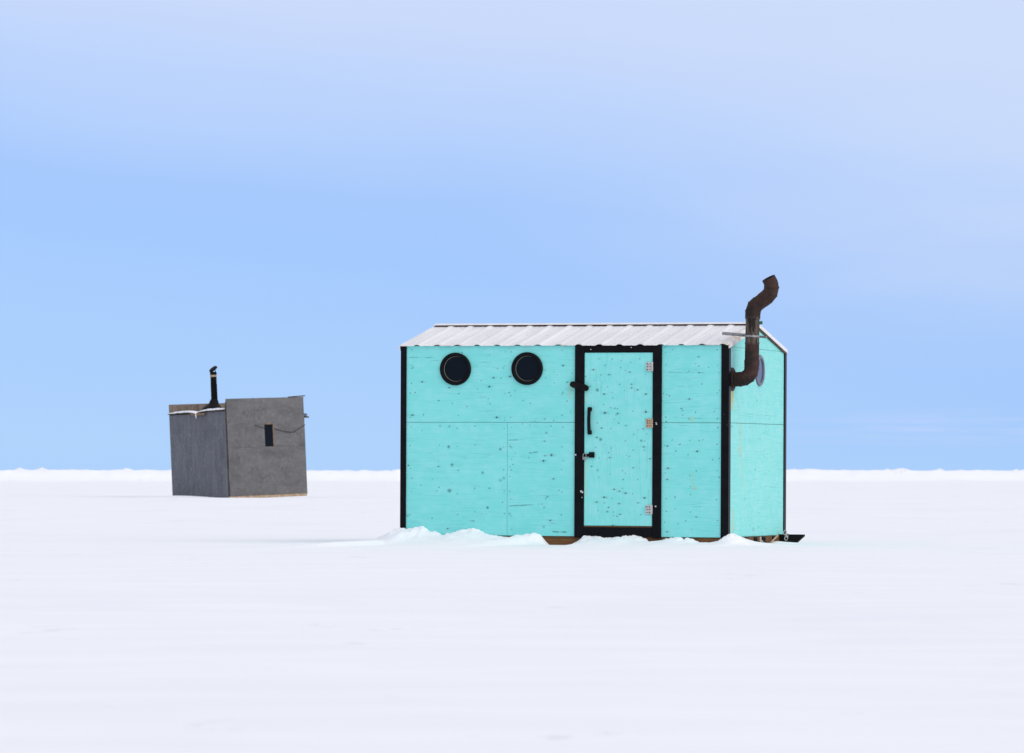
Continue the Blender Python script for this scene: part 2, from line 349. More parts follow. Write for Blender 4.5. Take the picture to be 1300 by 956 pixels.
def ground_z(X, Y):
    lx = (X - SHACK.x) * math.cos(TH) - (Y - SHACK.y) * math.sin(TH)
    ly = (X - SHACK.x) * math.sin(TH) + (Y - SHACK.y) * math.cos(TH)
    near = np.exp(-((lx / 4.5) ** 2 + (ly / 3.5) ** 2))
    z = .05 * fbm(X * .16, Y * .10, 4, 3) * (1 - .9 * near) + .014 * fbm(X * .9, Y * .7, 4, 11) * (1 - .7 * near)
    # wind crust: shallow long ripples
    z = z + .010 * fbm(X * .55 + .3 * Y, Y * 2.2, 3, 21) * (1 - near)
    # rise towards the far hut
    z = z + .175 * sstep(Y, 66, 108) - .09 * sstep(Y, 135, 220)
    # drift thrown up along the front of the shack
    f = -(ly + HD)
    wob = .05 * fbm(lx * 2.5, lx * 0 + 3.3, 3, 5)
    sx_ = np.linspace(-3, 3, 601); raw = np.interp(sx_, [p[0] for p in SNOWLINE], [p[1] for p in SNOWLINE])
    low = np.array([raw[max(0, i - 14):i + 15].min() for i in range(601)]); low = np.convolve(np.pad(low, 6, 'edge'), np.ones(13) / 13, 'valid')
    low = np.minimum(low, raw) * .93
    pr = np.interp(lx + .03 * fbm(lx * 16, f * 9, 3, 8), sx_, raw)
    prl = np.maximum(np.interp(lx + np.clip(f, 0, 3) * .35 * fbm(lx * 1.1, f * 1.6, 3, 47) - np.clip(f - .3, 0, 3) * .12 * np.sign(lx + .1), sx_, low), 0)
    g = sstep(f, -.13, .015) * np.exp(-(np.maximum(f - .05, 0) / (.13 + wob)) ** 1.5)
    wide = sstep(f, -.13, .015) * (1 - sstep(f, -.5, 2.9 + 12 * wob + 1.2 * fbm(lx * .9, f * .9, 2, 45))) ** 1.3
    wide = wide * (1 - sstep(-lx, .9, 1.8) * sstep(f, .12, .9)) * (.8 + .9 * fbm(lx * 3.1, f * 3.1, 4, 49))
    bank = prl * wide + np.maximum(np.maximum(pr, 0) - prl, 0) * g
    clod = fbm(lx * 7, f * 7, 2, 31) * .4 + fbm(lx * 17, f * 17, 3, 33) + 1.1 * np.abs(fbm(lx * 24, f * 24, 2, 35)) + .5 * fbm(lx * 45, f * 45, 2, 36)
    bank = bank + .040 * clod * sstep(pr, .02, .09) * sstep(f, -.03, .03) * np.exp(-np.maximum(f, 0) / .22)
    bank = bank + .006 * fbm(lx * 9, f * 9, 3, 39) * sstep(bank, .01, .05)
    bank = bank + np.minimum(pr, 0) * g
    # right-hand end
    f2 = lx - HL
    pr2 = np.interp(ly, [p[0] for p in SIDELINE], [p[1] for p in SIDELINE])
    g2 = sstep(f2, -.12, .03) * np.exp(-np.maximum(f2 - .05, 0) / .22)
    bank2 = np.maximum(pr2, 0) * g2 + .015 * clod * sstep(pr2, .01, .06) * g2
    # back and left side, where nothing is disturbed but the wind has banked it a little
    f3 = np.maximum(-(lx + HL), ly - HD)
    bank3 = .05 * sstep(f3, -.1, .1) * np.exp(-np.maximum(f3 - .1, 0) / .5) * sstep(-ly, -2.6, 0.5 * HD) * sstep(1.2 - lx, 0, 1)
    z = z + np.maximum(np.maximum(bank, bank2), bank3) * np.exp(-np.maximum(np.hypot(lx, ly) - 3.6, 0) / 1.2)
    # loose crumbs of snow in front of the door
    # far pressure ridge
    c = 330 + 5 * fbm(X * .03, X * 0, 2, 51)
    t = (Y - c)
    top = .83 + .13 * fbm(X * .10, X * 0 + 2, 3, 61) + .16 * np.maximum(fbm(X * .55, Y * .35, 3, 63), -.1) + .18 * np.maximum(fbm(X * 1.4, Y * .8, 2, 67) - .14, 0) / .3 + .09 * fbm(X * 2.3, Y, 2, 69)
    rise = sstep(t, -2.6, 0) * np.exp(-np.maximum(t - 1.5, 0) / 9)
    z = z * (1 - rise) + top * rise
    z = z + .22 * sstep(t, 6, 40) * 0
    z = np.where(Y > 360, np.minimum(z, .3), z)
    # hut surroundings
    hx, hy = X + 5.6, Y - 116.5
    z = z * (1 - np.exp(-(hx * hx + hy * hy) / 14.)) + .132 * np.exp(-(hx * hx + hy * hy) / 14.)
    z = z + .060 * np.exp(-(((X + 7.9) / .8) ** 2 + ((Y - 115.6) / 1.2) ** 2))
    return z

def lines(*segs):
    out = []
    for a, b, st in segs: out.append(np.arange(a, b, st))
    return np.unique(np.round(np.concatenate(out), 4))
def grow(a, b, first, ratio=1.35):
    v = [a]; s = first; sg = 1 if b > a else -1
    while abs(v[-1] - a) < abs(b - a): v.append(v[-1] + sg * s); s *= ratio
    return np.array(v)
gx = np.unique(np.round(np.concatenate([grow(-60, -2500, 1), np.arange(-60, -9, .3), np.arange(-9, -2, .12), np.arange(-2, 3.3, .015), np.arange(3.3, 3.6, .03), np.arange(3.6, 8, .12), np.arange(8, 60, .3), grow(60, 2500, 1)]), 4))
gy = np.unique(np.round(np.concatenate([grow(8, -400, .5), np.arange(8, 46, .25), np.arange(46, 50.2, .08), np.arange(50.2, 51, .04), np.arange(51, 53, .016), np.arange(53, 54.6, .04), np.arange(54.6, 57, .1), np.arange(57, 112, .6), np.arange(112, 121, .18), np.arange(121, 322, 2.5), np.arange(322, 345, .35), grow(345, 4500, 2)]), 4))
X, Y = np.meshgrid(gx, gy)
Z = ground_z(X, Y)
nx, ny = len(gx), len(gy)
co = np.stack([X, Y, Z], -1).reshape(-1, 3).astype(np.float32)
idx = np.arange(nx * ny).reshape(ny, nx)
q = np.stack([idx[:-1, :-1], idx[:-1, 1:], idx[1:, 1:], idx[1:, :-1]], -1).reshape(-1, 4).astype(np.int32)
def mesh_from(name, co, q):
    me = bpy.data.meshes.new(name)
    me.vertices.add(len(co)); me.vertices.foreach_set('co', co.ravel())
    me.loops.add(q.size); me.loops.foreach_set('vertex_index', q.ravel())
    me.polygons.add(len(q)); me.polygons.foreach_set('loop_start', np.arange(0, q.size, 4, dtype=np.int32))
    me.update(calc_edges=True); me.validate()
    return me
g = link('snow_ground', mesh_from('snow_ground', co, q), M['snow'], smooth=True)
tag(g, kind='structure')

# ------------------------------------------------------------------ the teal shack
shack = empty('ice_fishing_shack', Matrix.Translation(SHACK) @ Matrix.Rotation(-TH, 4, 'Z') @ Matrix.Rotation(R(.28), 4, 'Y'))
tag(shack, 'turquoise plywood ice fishing shack with black trim, round portholes and a bent rusty stovepipe', 'shack')

def wear_array(u, w, knots, cracks, stains, rnd):
    """R dark knots and bolts, G green-grey rings and cracks, B rusty runs"""
    A = np.zeros((len(u), 4), np.float32); A[:, 3] = 1
    for ku, kw, s in knots:
        ku += rnd.uniform(-.004, .004); kw += rnd.uniform(-.004, .004)
        rad = {1: .009, 2: .010, 3: .012, 4: .015, 5: .0145, 6: .017, 7: .017}[s] * rnd.uniform(.8, 1.2)
        amp = {1: .8, 2: 1., 3: 1., 4: 1., 5: .5, 6: .95, 7: 1.}[s] * rnd.uniform(.75, 1.)
        el = rnd.uniform(.85, 1.3)
        d = np.hypot((u - ku) / el, w - kw)
        core = np.clip(1.9 - 1.6 * d / (rad * (.5 if s in (5, 6) else .75)), 0, 1) * amp
        A[:, 0] = np.maximum(A[:, 0], core)
        if s in (5, 6):
            A[:, 1] = np.maximum(A[:, 1], np.clip(1.2 - np.abs(d - rad * .75) / (rad * .45), 0, 1) * (.30 if s == 5 else .5))
        elif s >= 2:
            A[:, 1] = np.maximum(A[:, 1], np.clip(1 - np.hypot((u - ku) / 3.2, w - kw) / (rad * 1.3), 0, 1) * .35)
    for u0, w0, u1, w1, wd, am in cracks:
        L = math.hypot(u1 - u0, w1 - w0); tx, tz = (u1 - u0) / L, (w1 - w0) / L
        s = (u - u0) * tx + (w - w0) * tz; d = np.abs(-(u - u0) * tz + (w - w0) * tx + .009 * fbm(s * 9 + u0 * 7, s * 0 + w0 * 5, 3, 91))
        inside = np.clip(np.minimum(s, L - s) / .02, 0, 1)
        A[:, 1] = np.maximum(A[:, 1], np.clip(1.4 - d / wd, 0, 1) * inside * am * np.clip(.65 + 2.4 * fbm(u * 22 + 3, w * 22, 2, 93), 0, 1))
    for su, w0, w1, wd, am in stains:
        s = np.clip(np.minimum(w - w0, w1 - w) / .02, 0, 1)
        d = np.abs(u - su - .006 * np.sin(w * 24))
        A[:, 2] = np.maximum(A[:, 2], np.clip(1 - d / wd, 0, 1) * s * am)
    return A

def panel(name, face, u0, u1, w0, topf, mat, parent, knots=(), cracks=(), stains=(), step=.0065, thick=.012, out=0.):
    """plywood sheet on a shack face: 'front','back' (u = x) or 'right','left' (u = y); topf gives its top edge"""
    n = max(2, int((u1 - u0) / step)); m = max(2, int((topf((u0 + u1) / 2) - w0) / step))
    U, T = np.meshgrid(np.linspace(u0, u1, n), np.linspace(0, 1, m))
    top = np.array([topf(a) for a in np.linspace(u0, u1, n)])
    W = w0 + T * (top[None, :] - w0)
    off = out + .0012 * fbm(U * 3, W * 3, 2, int(u0 * 10) + 40)
    def place(U, W, o):
        if face == 'front': return np.stack([U, -HD - o, W], -1)
        if face == 'back': return np.stack([U, HD + o, W], -1)
        if face == 'right': return np.stack([HL + o, U, W], -1)
        return np.stack([-HL - o, U, W], -1)
    Fr = place(U, W, off).reshape(-1, 3); N = n * m
    # rim set back by the thickness
    border = [(0, j) for j in range(n)] + [(i, n - 1) for i in range(1, m)] + [(m - 1, j) for j in range(n - 2, -1, -1)] + [(i, 0) for i in range(m - 2, 0, -1)]
    bi = np.array([i * n + j for i, j in border])
    bu, bw = U.ravel()[bi], W.ravel()[bi]
    Bk = place(bu, bw, out - thick * np.ones_like(bu))
    idx = np.arange(N).reshape(m, n)
    q = np.stack([idx[:-1, :-1], idx[:-1, 1:], idx[1:, 1:], idx[1:, :-1]], -1).reshape(-1, 4)
    k = len(bi); nb = np.arange(k)
    q2 = np.stack([bi, N + nb, N + (nb + 1) % k, bi[(nb + 1) % k]], -1)
    q = np.concatenate([q, q2])
    if face in ('back', 'left'): q = q[:, ::-1]
    me = mesh_from(name, np.concatenate([Fr, Bk]).astype(np.float32), np.ascontiguousarray(q).astype(np.int32))
    A = wear_array(np.concatenate([U.ravel(), bu]), np.concatenate([W.ravel(), bw]), knots, cracks, stains, random.Random(3))
    at = me.attributes.new('wear', 'FLOAT_COLOR', 'POINT'); at.data.foreach_set('color', A.ravel())
    return me

def join_meshes(name, mes, mat, parent):
    """several sheets of one wall into one mesh"""
    bm = bmesh.new()
    for me in mes: bm.from_mesh(me); bpy.data.meshes.remove(me)
    return bm_obj(name, bm, mat, parent)

CR_F = [(-.64, .40, -.23, .43, .006, .8), (-.64, 1.11, -.46, 1.115, .005, .7), (-.63, 1.18, -.52, 1.18, .004, .5), (-1.21, .93, -.85, .92, .003, .35),
        (-.41, .97, -.29, .985, .006, .9), (-1.08, .24, -1.0, .24, .007, 1), (-.14, .13, .04, .13, .007, 1), (1.09, 1.835, 1.74, 1.83, .005, .7),
        (1.6, 1.41, 1.66, 1.41, .004, .6), (-1.79, 2.0, -1.47, 1.993, .004, .7), (-.56, 1.66, -.56, 1.62, .004, .9), (-1.55, .97, -1.2, .965, .003, .3),
        (-1.1, 1.9, -.9, 1.91, .003, .35), (.02, 1.72, .11, 1.78, .003, .5), (.0, 1.66, .11, 1.64, .003, .5), (1.2, 1.36, 1.55, 1.345, .004, .5),
        (1.15, .93, 1.5, .925, .003, .3), (-.3, .52, -.05, .525, .003, .3), (-.5, .86, -.2, .862, .003, .3)]
ST_F = [(1.435, .60, .78, .012, .35), (1.445, .585, .63, .022, .85), (1.42, 1.30, 1.37, .03, .35), (.06, 1.55, 1.72, .03, .3)]
rr = random.Random(11)
def screws(us, ws):
    return [(u + rr.uniform(-.01, .01), w + rr.uniform(-.02, .02), 1) for u in us for w in ws]
extra = screws([-1.74, -1.2, -.68, -.6, -.02], [.3, .55, .8, 1.05, 1.24, 1.36, 1.6, 1.9, 2.06]) + screws([1.13, 1.7], [.25, .5, .78, 1.05, 1.24, 1.36, 1.6, 1.9, 2.06])
extra += [(rr.uniform(-1.75, .1), rr.uniform(.2, 2.05), 1) for _ in range(34)] + [(rr.uniform(1.12, 1.72), rr.uniform(.2, 2.05), 1) for _ in range(16)] + [(rr.uniform(-.3, .1), rr.uniform(.2, 2.0), 2) for _ in range(5)]
KNOT_DOOR += [(rr.uniform(.27, .94), rr.uniform(.25, 1.98), rr.choice([1, 1, 1, 2])) for _ in range(46)]
for _ in range(26):
    cu, cw, cl = rr.uniform(-1.75, 1.6), rr.uniform(.2, 2.05), rr.uniform(.05, .22)
    CR_F.append((cu, cw, cu + cl, cw + rr.uniform(-.008, .008), .0028, rr.uniform(.35, .7)))
flat = lambda z: (lambda u: z)
GAP = .0035
mes = [panel('a', 'front', -HL + .01, .17, 1.30 + GAP / 2, flat(ZE), None, None, KNOT_FRONT + extra, CR_F, ST_F),
       panel('a', 'front', -HL + .01, -.642 - GAP / 2, ZB, flat(1.30 - GAP / 2), None, None, KNOT_FRONT + extra, CR_F, ST_F),
       panel('a', 'front', -.642 + GAP / 2, .17, ZB, flat(1.30 - GAP / 2), None, None, KNOT_FRONT + extra, CR_F, ST_F),
       panel('a', 'front', 1.04, HL - .001, 1.30 + GAP / 2, flat(ZE), None, None, KNOT_FRONT + extra, CR_F, ST_F),
       panel('a', 'front', 1.04, HL - .001, ZB, flat(1.30 - GAP / 2), None, None, KNOT_FRONT + extra, CR_F, ST_F)]
tag(join_meshes('wall', mes, M['teal'], shack), 'front wall of knotty turquoise plywood sheets')
gable = lambda y: min(ZE + (ZR - ZE) * (1 - abs(y) / HD), ZR) - .004
CR_E = [(-1.1, 1.27, -.9, 1.275, .005, .6), (-.5, 1.40, .9, 1.39, .003, .3), (-.1, .99, .2, 1.0, .004, .4), (-.3, .70, .1, .71, .003, .25), (-1.0, .95, -.6, .95, .003, .4), (.1, .62, .8, .615, .003, .35),
        (-.18, .15, -.05, .16, .009, .35), (.3, .165, .42, .17, .008, .3), (.02, .19, .06, .15, .007, .35), (-1.1, 1.0, -.8, 1.0, .003, .4)]
ST_E = [(-1.005, 1.50, 1.68, .075, 1.), (-1.0, 1.42, 1.68, .04, 1.), (-.64, .95, 1.32, .03, .5), (-.60, .60, 1.0, .03, .35), (-.75, .8, 1.5, .02, .2), (-.96, .13, .40, .05, .45), (-.93, .13, .25, .03, .6), (-.5, .3, .7, .02, .2),
        (-.70, .98, 1.06, .05, .5)]
extra = screws([-1.1, -.3, .5, 1.08], [.2, .5, .8, 1.1, 1.24, 1.38, 1.7, 2.0])
mes = [panel('a', 'right', -HD + .001, HD - .001, ZB, flat(1.30 - GAP / 2), None, None, KNOT_END + extra, CR_E, ST_E, step=.009),
       panel('a', 'right', -HD + .001, HD - .001, 1.30 + GAP / 2, flat(2.105), None, None, KNOT_END + extra, CR_E, ST_E, step=.009),
       panel('a', 'right', -HD + .001, HD - .001, 2.107, gable, None, None, KNOT_END, CR_E, ST_E, step=.012)]
tag(join_meshes('wall', mes, M['teal_end'], shack), 'end wall of turquoise plywood streaked with rust below the pipe')
join_meshes('wall', [panel('a', 'left', -HD + .001, HD - .001, ZB, flat(1.30), None, None, screws([-1., 0, 1.], [.3, .9, 1.2, 1.4, 2.]), (), (), step=.05),
                     panel('a', 'left', -HD + .001, HD - .001, 1.304, gable, None, None, screws([-1., 0, 1.], [.3, .9, 1.2, 1.4, 2.]), (), (), step=.05)], M['teal'], shack)
join_meshes('wall', [panel('a', 'back', -HL + .01, HL - .01, ZB, flat(1.30), None, None, (), (), (), step=.06),
                     panel('a', 'back', -HL + .01, HL - .01, 1.304, flat(ZE), None, None, (), (), (), step=.06)], M['teal'], shack)
# timber core behind the sheets (seen only through the joints and below the door)
bm = bmesh.new()
prism(bm, [(-HD + .014, ZB + .004), (HD - .014, ZB + .004), (HD - .014, ZE - .012), (0, ZR - .016), (-HD + .014, ZE - .012)], 'x', -HL + .014, HL - .014)
bm_obj('inner_frame', bm, M['ply_dark'], shack)
# floor frame and runners
bm = bmesh.new(); box(bm, -HL + .03, HL - .02, -HD + .012, -HD + .06, -.05, ZB - .001, .003)
bm_obj('runner', bm, M['wood'], shack)
bm = bmesh.new()
prism(bm, [(-HL - .1, .095), (HL + .285, .095), (HL + .285, .075), (HL + .20, .0), (HL + .12, -.05), (-HL, -.05)], 'y', HD - .27, HD - .20)
bm_obj('runner', bm, M['iron'], shack)['label'] = 'black runner whose cut nose sticks out past the end wall'
bm = bmesh.new(); box(bm, HL - .05, HL + .012, -HD + .07, HD - .02, .015, ZB - .003, .003)
cb = bm_obj('cross_beam', bm, M['wood'], shack)
for y in (-.52, -.16, .18, .60):
    bm = bmesh.new(); box(bm, HL + .012, HL + .024, y, y + .11, .012, ZB - .006, .002)
    disc(bm, (HL + .024, y + .055, .05), (1, 0, 0), .012, 0, .008, 6)
    bm_obj('bracket', bm, M['iron'], cb)
# tow eye and a few chain links on the runner nose
bm = bmesh.new()
def link_ring(bm, c, r1, r2, rot, thick=.0045, n=20):
    pts = []
    for k in range(n + 1):
        a = 2 * math.pi * k / n
        pts.append(Vector(c) + rot @ Vector((r1 * math.cos(a), 0, r2 * math.sin(a))))
    tube(bm, pts, thick, 8)
for k, (dx, dz, ry, rz) in enumerate([(.02, .115, 20, 0), (.045, .085, 60, 70), (.035, .055, 10, 10)]):
    link_ring(bm, (HL + .06 + dx, HD - .285, dz), .016, .026, Matrix.Rotation(R(rz), 3, 'Z') @ Matrix.Rotation(R(ry), 3, 'Y'))
bm_obj('tow_chain', bm, M['zinc'], shack, True)
bm = bmesh.new()
link_ring(bm, (HL + .045, .0, .045), .02, .032, Matrix.Rotation(R(90), 3, 'Z'))
link_ring(bm, (HL + .05, .03, .01), .016, .026, Matrix.Rotation(R(20), 3, 'Z'))
bm_obj('shackle', bm, M['zinc'], shack, True)
bm = bmesh.new(); tube(bm, [(HL + .04, .33, -.02), (HL + .07, .62, .088)], .010, 8)
bm_obj('brace', bm, M['old_tan'], shack)

# corner trims: L-shaped black boards
def corner(sx, sy):
    bm = bmesh.new()
    w, t = (.085, .013) if sx > 0 else (.066, .041)
    def X(a): return sx * (HL + a)
    def Yc(a): return sy * (HD + min(a, .014))
    pts = [(X(t), Yc(t)), (X(-w + t), Yc(t)), (X(-w + t), Yc(.0015)), (X(.0015), Yc(.0015)), (X(.0015), Yc(-.07)), (X(t), Yc(-.07))]
    prism(bm, pts, 'z', ZB - .012, ZE - .001)
    es = [e for e in bm.edges if abs(e.verts[0].co.z - e.verts[1].co.z) > 1]
    bmesh.ops.bevel(bm, geom=es, offset=.003, segments=2, affect='EDGES')
    # nail heads
    for z in (.4, .95, 1.5, 2.0):
        disc(bm, (X(-.012), Yc(t), z), (0, sy, 0), .005, -.001, .002, 8)
    return bm_obj('corner_trim', bm, M['black'], shack)
for sx in (-1, 1):
    for sy in (-1, 1): corner(sx, sy)

# roof: ribbed sheets, rib every 9 inches
PITCH = .2286
def EX(sx): return HL + (.033 if sx < 0 else 0)
def roof_sheet(sgn):
    x0, x1 = -EX(-1) - .012, HL + .012
    start = -1.83 + .165
    prof = [(x0, 0)]
    k = 0
    while start + k * PITCH < x1 - .03:
        c = start + k * PITCH
        prof += [(c - .044, 0), (c - .015, .0125), (c + .015, .0125), (c + .044, 0)]
        if c + PITCH * .5 < x1 - .02: prof += [(c + PITCH * .36, 0), (c + PITCH * .39, .003), (c + PITCH * .42, 0), (c + PITCH * .58, 0), (c + PITCH * .61, .003), (c + PITCH * .64, 0)]
        k += 1
    prof = sorted(prof); prof.append((x1, 0))
    ye, yr = -HD - (.03 if sgn < 0 else .016), -.012
    sl = (ZR - ZE) / HD
    bm = bmesh.new(); NY = 8
    rnd = random.Random(5 + sgn)
    sag = [rnd.uniform(-.001, .001) for _ in prof]
    rows = []
    for j in range(NY + 1):
        y = ye + (yr - ye) * j / NY
        rows.append([bm.verts.new((px, sgn * -y, ZE + .004 + sl * (HD + y) + pz + (sag[i] if j == 0 else 0))) for i, (px, pz) in enumerate(prof)])
    low = []
    for j in range(NY + 1):
        low.append([bm.verts.new(v.co - Vector((0, 0, .0016))) for v in rows[j]])
    for j in range(NY):
        for i in range(len(prof) - 1):
            bm.faces.new((rows[j][i], rows[j][i + 1], rows[j + 1][i + 1], rows[j + 1][i]))
            bm.faces.new((low[j][i], low[j + 1][i], low[j + 1][i + 1], low[j][i + 1]))
    for i in range(len(prof) - 1):
        bm.faces.new((rows[0][i], low[0][i], low[0][i + 1], rows[0][i + 1])); bm.faces.new((rows[-1][i], rows[-1][i + 1], low[-1][i + 1], low[-1][i]))
    for j in range(NY):
        bm.faces.new((rows[j][0], rows[j + 1][0], low[j + 1][0], low[j][0])); bm.faces.new((rows[j][-1], low[j][-1], low[j + 1][-1], rows[j + 1][-1]))
    bmesh.ops.recalc_face_normals(bm, faces=bm.faces)
    # screws with washers beside the ribs
    for c in [start + k * PITCH - PITCH * .32 for k in range(1, 16)]:
        for y in (-HD + .06, -.62, -.16):
            disc(bm, (c, sgn * -y, ZE + .004 + sl * (HD + y)), (0, 0, 1), .006, 0, .007, 6)
    return bm
roof = bm_obj('roof', roof_sheet(-1), M['roof'], shack)
bm = roof_sheet(1); bm_obj('rear_roof_sheet', bm, M['roof'], roof)
# the -1 sheet has its eave at the front (negative y)
sl = (ZR - ZE) / HD
bm = bmesh.new()
prism(bm, [(-.085, ZR + .026 - sl * .085), (0, ZR + .027), (.085, ZR + .026 - sl * .085), (.085, ZR + .0285 - sl * .085), (0, ZR + .0305), (-.085, ZR + .0285 - sl * .085)], 'x', -EX(-1) - .016, HL + .014)
bm_obj('ridge_cap', bm, M['roof'], roof)
bm = bmesh.new(); box(bm, -EX(-1) - .008, HL + .008, -.045, .045, ZR - .03, ZR + .015, .001)
bm_obj('ridge_board', bm, M['rust'], roof)
for sx in (-1, 1):
    for sy in (-1, 1):
        bm = bmesh.new()
        x0 = sx * (EX(sx) + .0135); x1 = sx * (EX(sx) + .022)
        y0, y1 = sy * (HD + (.031 if sy < 0 else .017)), sy * .002
        z0 = ZE + .004 - sl * .036 ; z1 = ZR + .004
        d = .034
        prism(bm, [(y0, z0 + .006), (y1, z1 + .006), (y1, z1 - d), (y0, z0 - d)], 'x', x0, x1)
        o = bm_obj('rake_trim', bm, M['roof'], roof)
        if (sx, sy) == (1, -1): continue
        bm = bmesh.new()
        prism(bm, [(y0 * .97, z0 - d - .001 + .006), (y1, z1 - d - .001), (y1, z1 - d - .02), (y0 * .97, z0 - d - .014)], 'x', sx * (HL + .0012), x1 - sx * .004)
        bm_obj('drip_batten', bm, M['ply_dark'], roof)
bm = bmesh.new(); disc(bm, (HL + .03, .01, ZR + .022), (1, 0, .2), .018, -.03, .02, 10)
bm_obj('ridge_plug', bm, M['green'], roof)

# door frame
FX0, FX1, DX0, DX1 = .122, 1.088, .225, .990
DZ0, DZ1 = .197, 2.045
fr = -HD
bm = bmesh.new()
box(bm, FX0, DX0, fr - .022, fr - .0, ZB - .015, ZE - .001, .003)
box(bm, DX1, FX1, fr - .022, fr - .0, ZB - .015, ZE - .001, .003)
box(bm, DX0 + .001, DX1 - .001, fr - .0205, fr - .0, DZ1 + .006, ZE - .002, .003)
box(bm, DX0 + .001, DX1 - .001, fr - .0205, fr - .0, ZB - .004, DZ0 - .012, .003)
box(bm, DX0 - .01, DX1 + .01, fr - .004, fr + .02, ZB, ZE - .004, 0)
for z in (.35, .75, 1.2, 1.7, 1.95):
    disc(bm, (FX0 + .05, fr - .022, z), (0, -1, 0), .005, -.001, .002, 8); disc(bm, (FX1 - .05, fr - .022, z + .04), (0, -1, 0), .005, -.001, .002, 8)
dfr = bm_obj('door_frame', bm, M['black'], shack)
bm = bmesh.new(); box(bm, DX0 + .002, DX1 - .002, fr - .012, fr - .004, DZ0 - .0115, DZ0 - .001, 0)
bm_obj('threshold', bm, M['wood'], dfr)
# the spots where paint has been knocked off the frame
for (x, z, r_) in ((.135, .955, .010), (.20, .565, .012), (.215, .555, .010), (1.035, 1.285, .009), (1.03, 1.30, .006), (1.03, .41, .009), (.21, .50, .006), (.30, 2.08, .006), (.75, 2.10, .006)):
    bm = bmesh.new(); disc(bm, (x, fr - .0222, z), (0, -1, 0), r_, -.001, .003, 7)
    bm_obj('bare_screw', bm, M['zinc'], dfr)
# door leaf
me = panel('door', 'front', DX0 + .003, DX1 - .003, DZ0 + .003, flat(DZ1), None, None, KNOT_DOOR,
           [(.25, 1.7, .25, 1.4, .003, .5), (.29, .95, .29, .75, .003, .4), (.93, 1.1, .93, .7, .003, .4), (.95, .6, .95, .25, .003, .4), (.42, 1.75, .41, 1.6, .003, .5), (.36, 1.62, .35, 1.55, .003, .5),
            (.4, .32, .44, .37, .003, .5)], [(.245, .5, .95, .02, .25), (.25, 1.5, 1.7, .012, .3)], out=.011, thick=.010)
door = link('door', me, M['teal_door'], shack)
me['dummy'] = 0
# hinges
for z, key in ((1.895, 'zinc'), (1.295, 'rusty_zinc'), (.375, 'zinc')):
    bm = bmesh.new(); y = fr - .0225
    box(bm, .918, .985, y - .003, y + .009, z - .048, z + .048, .001)
    tube(bm, [(.988, y - .004, z - .05), (.988, y - .004, z + .05)], .007, 10)
    for dx in (.935, .962):
        for dz in (-.03, 0, .03): disc(bm, (dx, y - .003, z + dz), (0, -1, 0), .006, 0, .003, 8)
    o = bm_obj('hinge', bm, M[key], door)
    o.data.materials.append(M['iron'])
    for p in o.data.polygons:
        if p.center.y < y - .0032 and p.center.x < .98: p.material_index = 1
    if key == 'rusty_zinc': o['label'] = 'rust stained middle hinge'
# D handle: a bowed flat bar with two feet
bm = bmesh.new()
y = fr - .011
prism(bm, [(.276, 1.18), (.285, 1.172), (.318, 1.172), (.318, 1.215), (.306, 1.222), (.304, 1.26), (.302, 1.32), (.304, 1.38), (.306, 1.415), (.318, 1.422), (.318, 1.462), (.285, 1.466), (.276, 1.455), (.272, 1.32)], 'y', y - .045, y - .022)
box(bm, .290, .314, y - .024, y, 1.178, 1.205, .002); box(bm, .290, .314, y - .024, y, 1.432, 1.458, .002)
bm_obj('handle', bm, M['iron'], door)
# turn button across the jamb: rounded bar with two lobes
bm = bmesh.new()
pts = []
for k in range(40):
    a = 2 * math.pi * k / 40
    s = math.cos(a); L_ = .105
    wdt = .039 * (abs(math.sin(a)) ** .55) * (1 - .16 * math.exp(-(s / .30) ** 2))
    px_, pz_ = s * L_, math.copysign(wdt, math.sin(a))
    c_, s_ = math.cos(R(-16)), math.sin(R(-16))
    pts.append((.178 + px_ * c_ - pz_ * s_, 1.688 + px_ * s_ + pz_ * c_))
prism(bm, pts, 'y', fr - .052, fr - .0225)
disc(bm, (.178, fr - .052, 1.688), (0, -1, 0), .012, 0, .006, 8)
bm_obj('turn_button', bm, M['iron'], shack)
# hasp with padlock
bm = bmesh.new(); y = fr - .0225
box(bm, .205, .325, y - .005, y + .004, .935, .965, .002)
box(bm, .285, .345, y - .009, y + .010, .925, .985, .002)
for (dx, dz) in ((.298, .94), (.33, .94), (.298, .972), (.33, .972)): disc(bm, (dx, y - .009, dz), (0, -1, 0), .006, 0, .003, 8)
hs = bm_obj('hasp', bm, M['iron'], door)
bm = bmesh.new()
link_ring(bm, (.240, y - .016, .945), .017, .024, Matrix.Rotation(R(20), 3, 'Z'), .005)
box(bm, .220, .258, y - .030, y - .006, .902, .934, .004)
bm_obj('padlock', bm, M['dull_zinc'], hs)

# portholes
def porthole(cx, cz):
    bm = bmesh.new(); annulus(bm, (cx, -HD, cz), (0, -1, 0), .137, .176, .0, .030)
    w = bm_obj('porthole_window', bm, M['black'], shack, False)
    bm = bmesh.new(); annulus(bm, (cx + .0065, -HD, cz + .001), (0, -1, 0), .1325, .1362, .002, .014)  # seal set off centre: its pale left crescent imitates light on the bevel
    bm_obj('seal_crescent', bm, M['seal_crescent'], w)
    bm = bmesh.new(); disc(bm, (cx, -HD, cz), (0, -1, 0), .1365, .0018, .006, 56)
    bm_obj('pane', bm, M['glass'], w)
porthole(-1.230, 1.874); porthole(-.418, 1.877)
bm = bmesh.new(); annulus(bm, (HL, .075, 1.877), (1, 0, 0), .132, .170, .0, .022)
w = bm_obj('porthole_window', bm, M['ring'], shack); w['label'] = 'grey ringed porthole in the end wall'
bm = bmesh.new(); disc(bm, (HL, .075, 1.877), (1, 0, 0), .134, .002, .008, 56)
bm_obj('pane', bm, M['glass_end'], w)

